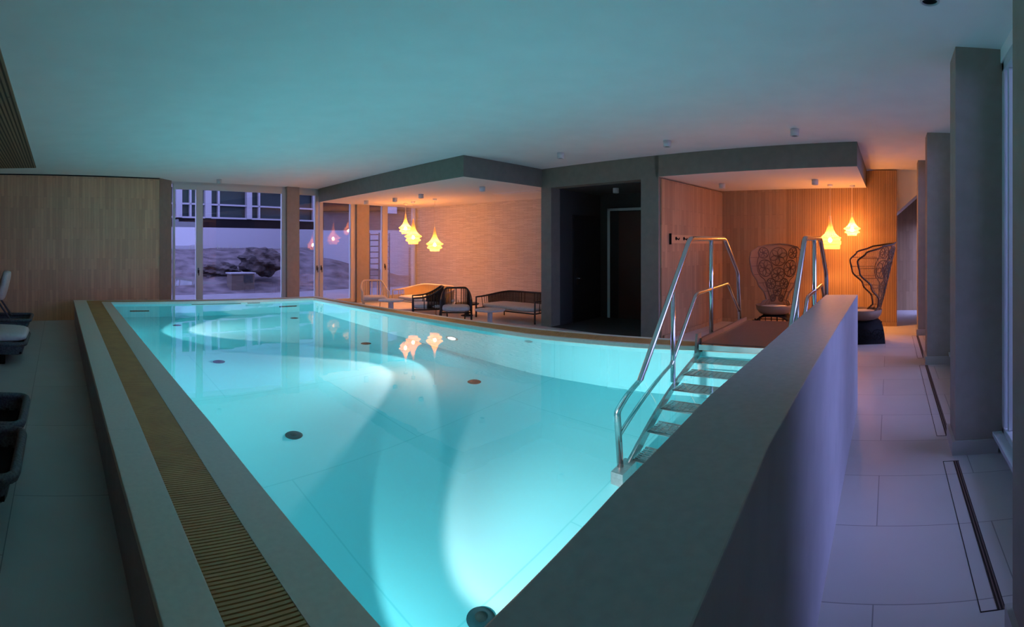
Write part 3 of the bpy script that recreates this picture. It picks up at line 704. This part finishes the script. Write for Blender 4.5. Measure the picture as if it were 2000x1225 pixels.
# ------------------------------------------------------------------ tall rattan chairs
def flower(S, cu, cv, ru, rv, mb, petals=6, rad=.008):
    """ring and petals drawn on the shell surface S(u,v)"""
    mb.tube([S(cu+ru*math.cos(2*PI*k/28), cv+rv*math.sin(2*PI*k/28)) for k in range(28)], rad, 5, closed=True)
    for j in range(petals):
        a = 2*PI*j/petals+.3; pts = []
        for k in range(15):
            q = 2*PI*k/14; l = .48-.44*math.cos(q); wd = .24*math.sin(q)
            x = l*math.cos(a)-wd*math.sin(a); y = l*math.sin(a)+wd*math.cos(a)
            pts.append(S(cu+ru*x, cv+rv*y))
        mb.tube(pts, rad*.8, 4, caps=False)
    mb.tube([S(cu+ru*.07*math.cos(2*PI*k/8), cv+rv*.07*math.sin(2*PI*k/8)) for k in range(8)], rad*1.3, 4, closed=True)
def rattan_chair(loc, rz, label, H=1.53, wing=1.0, shell='gauze', wire='rattandark'):
    r = thing('rattan_chair', label, 'chair', loc, rz, 'tall rattan chairs of the alcove')
    z0 = .40
    def Phi(v):     # half opening angle of the shell at height v (0 seat .. 1 top)
        pts = [(0,1.30),(.07,1.05),(.13,.80),(.22,.92),(.4,1.45),(.6,2.0),(.75,2.1),(.86,1.8),(.94,1.25),(.985,.6),(1,.05)]
        for (a,fa),(b,fb) in zip(pts, pts[1:]):
            if v <= b:
                t = (v-a)/(b-a); t = t*t*(3-2*t) if a > .13 else t; return (fa+(fb-fa)*t)*(1 if v < .13 else wing)
        return .05
    def S(u, v):    # u = angle from the middle of the back, v = height 0..1
        rr = .27+.215*(v**.8); z = z0+(H-z0)*v
        lean = .09*v
        return Vector((rr*math.sin(u), (rr*math.cos(u))*.92+lean, z))
    # gauze sheet
    mb = MB(); K, N = 26, 24
    for i in range(K+1):
        v = i/K; ph = Phi(v)
        for j in range(N+1): mb.v.append(tuple(S(-ph+2*ph*j/N, v)))
    for i in range(K):
        for j in range(N):
            a = i*(N+1)+j; mb.face([a,a+1,a+N+2,a+N+1], 0, True)
    mb.build('woven_shell', M[shell], r, True)
    out = [S(Phi(i/60), i/60) for i in range(61)] + [S(-Phi(i/60), i/60) for i in range(60,-1,-1)]
    mb = MB(); mb.tube(out, .014, 7); mb.build('outline_frame', M['rattan' if wire != 'rattandark' else wire], r, True)
    mb = MB()
    for i in range(1, 7):
        v = i/7.6; ph = Phi(v)
        for sg in (-1, 1): mb.tube([S(sg*(ph-(ph*.52)*k/8), v) for k in range(9)], .0045, 4)
    for u in (-.9,.9,-.6,.6):
        mb.tube([S(u*Phi(v_/20)/1.3, v_/20) for v_ in range(1,9)], .004, 4)
    mb.build('cross_wires', M[wire], r, True)
    mb = MB()
    for cu, cv, ru, rv in [(0,.80,.36,.145),(.58,.62,.33,.13),(-.58,.62,.33,.13),(.62,.86,.22,.085),(-.62,.86,.22,.085),(0,.52,.3,.11),(.32,.38,.22,.08),(-.32,.38,.22,.08),(0,.27,.22,.08),(.22,.16,.14,.05),(-.22,.16,.14,.05)]:
        flower(S, cu, cv, ru, rv, mb)
    for sg in (-1,1):
        mb.tube([S(sg*a, v) for a, v in [(.80,.97),(.74,.92),(.86,.87),(.84,.80),(.90,.76),(.98,.68),(.97,.58),(.85,.5),(.62,.44),(.55,.34),(.42,.22),(.3,.1)]], .007, 5)
    mb.build('flower_work', M[wire], r, True)
    # bucket seat
    mb = MB(); prof = [(.0,.33),(.16,.33),(.25,.36),(.30,.42),(.315,.50),(.300,.50),(.28,.43),(.20,.385),(0,.375)]
    mb.lathe(prof, (0,0,0), 32); mb.build('seat_bucket', M['rattan'], r, True)
    mb = MB(); mb.cushion((0,-.01,.435), .50, .50, .09, e=2.2); mb.build('seat_cushion', M['darkcush'], r, True)
    # arched base: a band bent over like a bridge, open at the front and back
    mb = MB(); n = 18; wd = .30
    for i in range(n+1):
        a = PI*i/n; x = -.33*math.copysign(abs(math.cos(a))**.6, math.cos(a)); z = .34*abs(math.sin(a))**.7
        k = 1-.12*math.sin(a)
        for yy in (-wd*k, wd*k):
            for s_ in (1,.95): mb.v.append((x*s_, yy*1.0, z*s_))
    for i in range(n):
        a = 4*i; b = 4*(i+1)
        for f in ((a,a+2,b+2,b),(a+1,b+1,b+3,a+3),(a,b,b+1,a+1),(a+2,a+3,b+3,b+2)): mb.face(f, 0, True)
    mb.build('base_arch', M['black'], r, True)
    mb = MB()
    for yy in (-.27,.27):
        for z in (.07,.14,.21): mb.tube([(-.33,yy,z),(.33,yy,z)], .007, 5)
        for x in (-.2,-.1,0,.1,.2): mb.tube([(x,yy,.03),(x,yy,.33)], .006, 5)
    for sx in (-1,1):
        for k in range(3): flower(lambda u,v: Vector((sx*(.365-.0*v), u, v)), -.17+.17*k, .15, .08, .08, mb, 5, .005)
    mb.build('base_lattice', M['black'], r, True)
    return r
p = ray(1512, 9.0); rattan_chair((p.x,p.y,0), face_to(-.97,-.05), 'tall rattan chair behind the handrails, facing the pool', 1.53, .74, 'gauzelit', 'rattanlit')
p = ray(1684, 8.35); rattan_chair((p.x,p.y,0), face_to(-.22,.97), 'tall rattan chair on the right, turned sideways beyond the wall end', 1.55)

# ------------------------------------------------------------------ loungers on the left
def lounger(loc, rz, label, cushion=True, L=1.9, w=.68, h=.36, back=False):
    """head end at local -X, foot end at the origin (+X side)"""
    r = thing('sun_lounger', label, 'sun lounger', loc, rz, 'wicker loungers along the left edge')
    mb = MB()
    rim = smooth_path([(-L,-w/2,h-.035),(0,-w/2,h-.035),(0,w/2,h-.035),(-L,w/2,h-.035)], .09)
    mb.tube(rim, .03, 8); mb.build('rim', M['wicker'], r, True)
    inset = smooth_path([(-L,-w/2+.01,0),(-.03,-w/2+.01,0),(-.03,w/2-.01,0),(-L,w/2-.01,0)], .09)
    mb = MB()
    for i, p in enumerate(inset): mb.v += [(p.x-.015,p.y*.98,h-.17),(p.x+.02,p.y*1.02,h-.03)]
    for i in range(len(inset)-1): mb.face([2*i,2*i+2,2*i+3,2*i+1], 0, True)
    mb.build('woven_side', M['wicker'], r, True)
    for lx in (-.30, -L+.15):
        for ly in (-w/2+.10, w/2-.10):
            mb = MB(); mb.box((lx-.035,ly-.035,0),(lx+.035,ly+.035,h-.13)); mb.build('leg', M['black'], r, True)
    mb = MB()
    for k in range(26): x = -.08-k*.07; mb.box((x-.012,-w/2+.03,h-.13),(x+.012,w/2-.03,h-.12))
    mb.box((-L,-w/2+.03,h-.16),(-.05,w/2-.03,h-.135)); mb.build('slat_base', M['black'], r, True)
    if cushion:
        mb = MB(); mb.cushion((-L/2-.0,0,h+.035), L*1.02, w*.98, .13, e=7, n=32); mb.build('mattress', M['cushion'], r, True)
    if back:
        mb = MB(); mb.cushion((-.47,0,h+.52), .15, w*.7, .50, e=3, tilt=.25); mb.build('back_cushion', M['cushion'], r, True)
        mb = MB()
        for yy in (-w*.25, w*.25): mb.tube([(-.36,yy,h-.03),(-.55,yy,h+.25),(-.62,yy,h+.74)], .018, 8)
        mb.tube([(-.62,-w*.25,h+.74),(-.62,w*.25,h+.74)], .018, 8); mb.build('back_frame', M['wicker'], r, True)
    return r
def fp(x, y, z): v = at(x, y, z); return (v.x, v.y, 0)
lounger((-.225,3.00,0), 0, 'bare charcoal wicker lounger at the left edge, nearest the camera', False, w=.72)
lounger((-.245,3.77,0), 0, 'bare charcoal wicker lounger behind the nearest one', False, w=.68)
lounger((-.42,7.05,0), 0, 'wicker lounger with a thick pale mattress reaching into the picture', True, h=.30, w=.9)
lounger((-.47,9.1,0), 0, 'black wicker seat with upright pale back cushion before the oak wall', False, h=.30, w=.8, back=True)

# ------------------------------------------------------------------ outside
mb = MB(); mb.prism([(-3,11.7),(2.4,11.7),(9.9,12.35),(16,12.6),(24,24),(-3,24)], -.3, -.02); st('terrace', mb, M['terrace'], 'bluish paving outside the far windows')
# rising slope
mb = MB(); NX, NY = 46, 26
def slope_h(x, y):
    t = max(0, min(1, (y-15.2)/7.0)); t = t*t*(3-2*t)
    s = math.sin(x*1.3+y*.7)*.14+math.sin(x*2.9-y*1.9)*.07+math.sin(x*5.3+2)*.03
    return -.05+1.42*t+s*min(1, t*3)*(1-t*.8)
for j in range(NY+1):
    for i in range(NX+1):
        x = -3+i*25/NX; y = 14.6+j*10.0/NY; mb.v.append((x, y, slope_h(x,y)))
for j in range(NY):
    for i in range(NX):
        a = j*(NX+1)+i; mb.face([a,a+1,a+NX+2,a+NX+1], 0, True)
st('hillside', mb, M['snow'], 'rough pale slope rising outside the far windows')
def rock(c, s, label, seed):
    import bmesh
    bm = bmesh.new(); bmesh.ops.create_icosphere(bm, subdivisions=4, radius=1)
    rnd = random.Random(seed); ph = [rnd.uniform(0,6) for _ in range(6)]
    for v in bm.verts:
        d = v.co.normalized()
        k = 1+.12*math.sin(d.x*5+ph[0])*math.sin(d.y*6+ph[1])+.10*math.sin(d.z*9+ph[2]+d.x*4)+.06*math.sin(d.x*17+ph[3])*math.sin(d.z*15+ph[4])
        v.co = Vector((d.x*s[0]*k, d.y*s[1]*k, d.z*s[2]*k))+Vector(c)
    me = bpy.data.meshes.new('rock'); bm.to_mesh(me); bm.free(); me.materials.append(M['rock'])
    o = bpy.data.objects.new('rock', me); COL.objects.link(o); tag(o, label, 'rock'); return o
p = ray(512, 18.4); rock((p.x,p.y,.95), (.85,.5,.5), 'dark jagged rock on the slope behind the wide window pane', 3)
p = ray(430, 18.8); rock((p.x,p.y,.6), (.7,.4,.28), 'low brown rock on the slope left of the dark one', 5)
pl = thing('planter_box', 'timber planter box with pale top at the foot of the slope', 'planter', tuple(ray(470,17.6,.05)))
c = pl.location
mb = MB(); mb.box((c.x-.40,c.y-.25,.0),(c.x+.40,c.y+.25,.57)); bevel(mb.build('box', M['planter'], pl), .01)
mb = MB(); mb.box((c.x-.44,c.y-.28,.57),(c.x+.44,c.y+.28,.61)); mb.build('lid', M['bldwhite'], pl)
mb = MB(); mb.box((c.x+.02,c.y-.258,.28),(c.x+.34,c.y-.249,.53)); mb.build('opening', M['channel'], pl)
mb = MB(); rnd = random.Random(4)
for k in range(150):
    x = 2.6+rnd.random()*15; y = 22.4+rnd.random()*.5; z = 1.25; h = .12+rnd.random()*.22; a = rnd.uniform(-.1,.1)
    mb.add([(x-.02,y,z),(x+.02,y,z),(x+a,y,z+h)], [(0,1,2)])
    mb.add([(x,y-.02,z),(x,y+.02,z),(x+a,y,z+h)], [(0,1,2)])
tag(mb.build('grass_tufts', M['grass']), 'thin dry grass along the crest of the slope', 'grass', kind='stuff')
# long building behind the slope
BA, BB = ray(300, 23.6), ray(700, 30.0); bdir = (BB-BA); bdir.z = 0; BL = bdir.length; bdir.normalize(); bn = Vector((bdir.y,-bdir.x,0))
def bs(px):
    t = th(px); d = Vector((math.sin(t), math.cos(t))); det = bdir.x*(-d.y)-bdir.y*(-d.x)
    return ((-BA.x)*(-d.y)-(-BA.y)*(-d.x))/det
def bbox(mb, s0, s1, z0, z1, o0, o1, m=0):
    q = [BA+bdir*s0+bn*o0, BA+bdir*s1+bn*o0, BA+bdir*s1+bn*o1, BA+bdir*s0+bn*o1]
    mb.prism([(v.x,v.y) for v in q], z0, z1, m)
bld = thing('far_building', 'long white building with a dark band under its window row', 'building', tuple(BA))
s0, s1 = bs(300), bs(613)
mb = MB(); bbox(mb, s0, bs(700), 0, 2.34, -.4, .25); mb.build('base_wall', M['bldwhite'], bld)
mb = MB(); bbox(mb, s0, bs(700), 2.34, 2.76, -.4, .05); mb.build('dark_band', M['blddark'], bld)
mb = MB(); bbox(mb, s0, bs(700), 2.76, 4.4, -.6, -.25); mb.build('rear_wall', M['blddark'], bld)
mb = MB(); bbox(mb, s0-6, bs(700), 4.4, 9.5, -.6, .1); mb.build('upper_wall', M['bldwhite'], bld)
cols_px = [(300,309,0),(342,354,371),(399,411,426),(480,490,505),(565,573,611)]
for i, (a, b, mid) in enumerate(cols_px):
    mb = MB(); bbox(mb, bs(a), bs(b), 2.78, 4.4, -.1, .12); mb.build('pilaster', M['bldwhite'], bld)
    e = bs(cols_px[i+1][0]) if i+1 < len(cols_px) else bs(613)
    mb = MB(); bbox(mb, bs(b), e, 2.76, 2.84, -.05, .1); bbox(mb, bs(b), e, 3.38, 3.46, -.05, .08); bbox(mb, bs(b), e, 4.2, 4.4, -.05, .08)
    if mid: bbox(mb, bs(mid)-.05, bs(mid)+.05, 2.8, 4.3, -.05, .08)
    wf = mb.build('window', M['bldwhite'], bld)
    mb = MB(); bbox(mb, bs(b), e, 2.8, 4.3, -.12, -.08); mb.build('pane', M['glassdark'], wf)
b2 = thing('brown_building', 'dark brown clad building beyond the glass corner', 'building', tuple(ray(700,24)))
P0, P1 = ray(632,22.5), ray(900,22.5)
def strip2(z0, z1, off, m, nm):
    mb = MB(); d = (P1-P0).normalized(); nn = Vector((d.y,-d.x,0))*off
    a = P0+nn; b = P1+nn; c_ = b-Vector((d.y,-d.x,0))*.5; e = a-Vector((d.y,-d.x,0))*.5
    mb.prism([(a.x,a.y),(b.x,b.y),(c_.x,c_.y),(e.x,e.y)], z0, z1); mb.build(nm, m, b2)
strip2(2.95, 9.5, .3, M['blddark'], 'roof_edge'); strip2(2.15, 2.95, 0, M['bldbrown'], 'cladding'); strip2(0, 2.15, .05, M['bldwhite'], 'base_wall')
# ladder-like racks just outside the glass
def rack(px, rho, w, z0, z1, label, turn=0):
    p = ray(px, rho); r = thing('garden_rack', label, 'rack', (p.x,p.y,0), group='dark metal ladder racks outside the glass corner')
    d = Vector((math.cos(th(px)+turn), -math.sin(th(px)+turn), 0)); a = p-d*w/2; b = p+d*w/2
    for q in (a, b):
        mb = MB(); mb.tube([(q.x,q.y,0),(q.x,q.y,z1)], .025, 6); mb.build('upright', M['metalblue'], r)
    k = 9
    for i in range(k):
        z = z0+(z1-z0-.05)*i/(k-1); mb = MB(); mb.tube([(a.x,a.y,z),(b.x,b.y,z)], .017, 6); mb.build('rung', M['metalblue'], r)
rack(731, 15.6, .28, .45, 1.88, 'wide dark metal ladder rack left in the glass corner')
rack(757, 15.9, .10, .45, 1.88, 'narrow dark metal ladder rack seen nearly edge-on')
rack(804, 15.9, .13, .45, 1.45, 'low metal rack at the edge of the brick wall')
ac = ray(760, 21.5, 2.85); mb = MB(); mb.box((ac.x-.2,ac.y-.2,2.8),(ac.x+.25,ac.y+.1,3.15)); tag(mb.build('wall_unit', M['bldwhite']), 'pale box unit high on the brown building', 'outdoor unit')
# ground beyond the right-hand windows
mb = MB(); mb.box((-8,-14,-.3),(16,-.95,-.05)); st('ground', mb, M['terrace'], 'dusky ground outside the right-hand windows')
mb = MB(); mb.box((-8,-9.3,-.1),(20,-9,1.5)); st('sky_screen_wall', mb, M['bldwhite'], 'added low wall screening the sky beyond the right-hand windows')  # added wall, height set by how much skylight passes over it
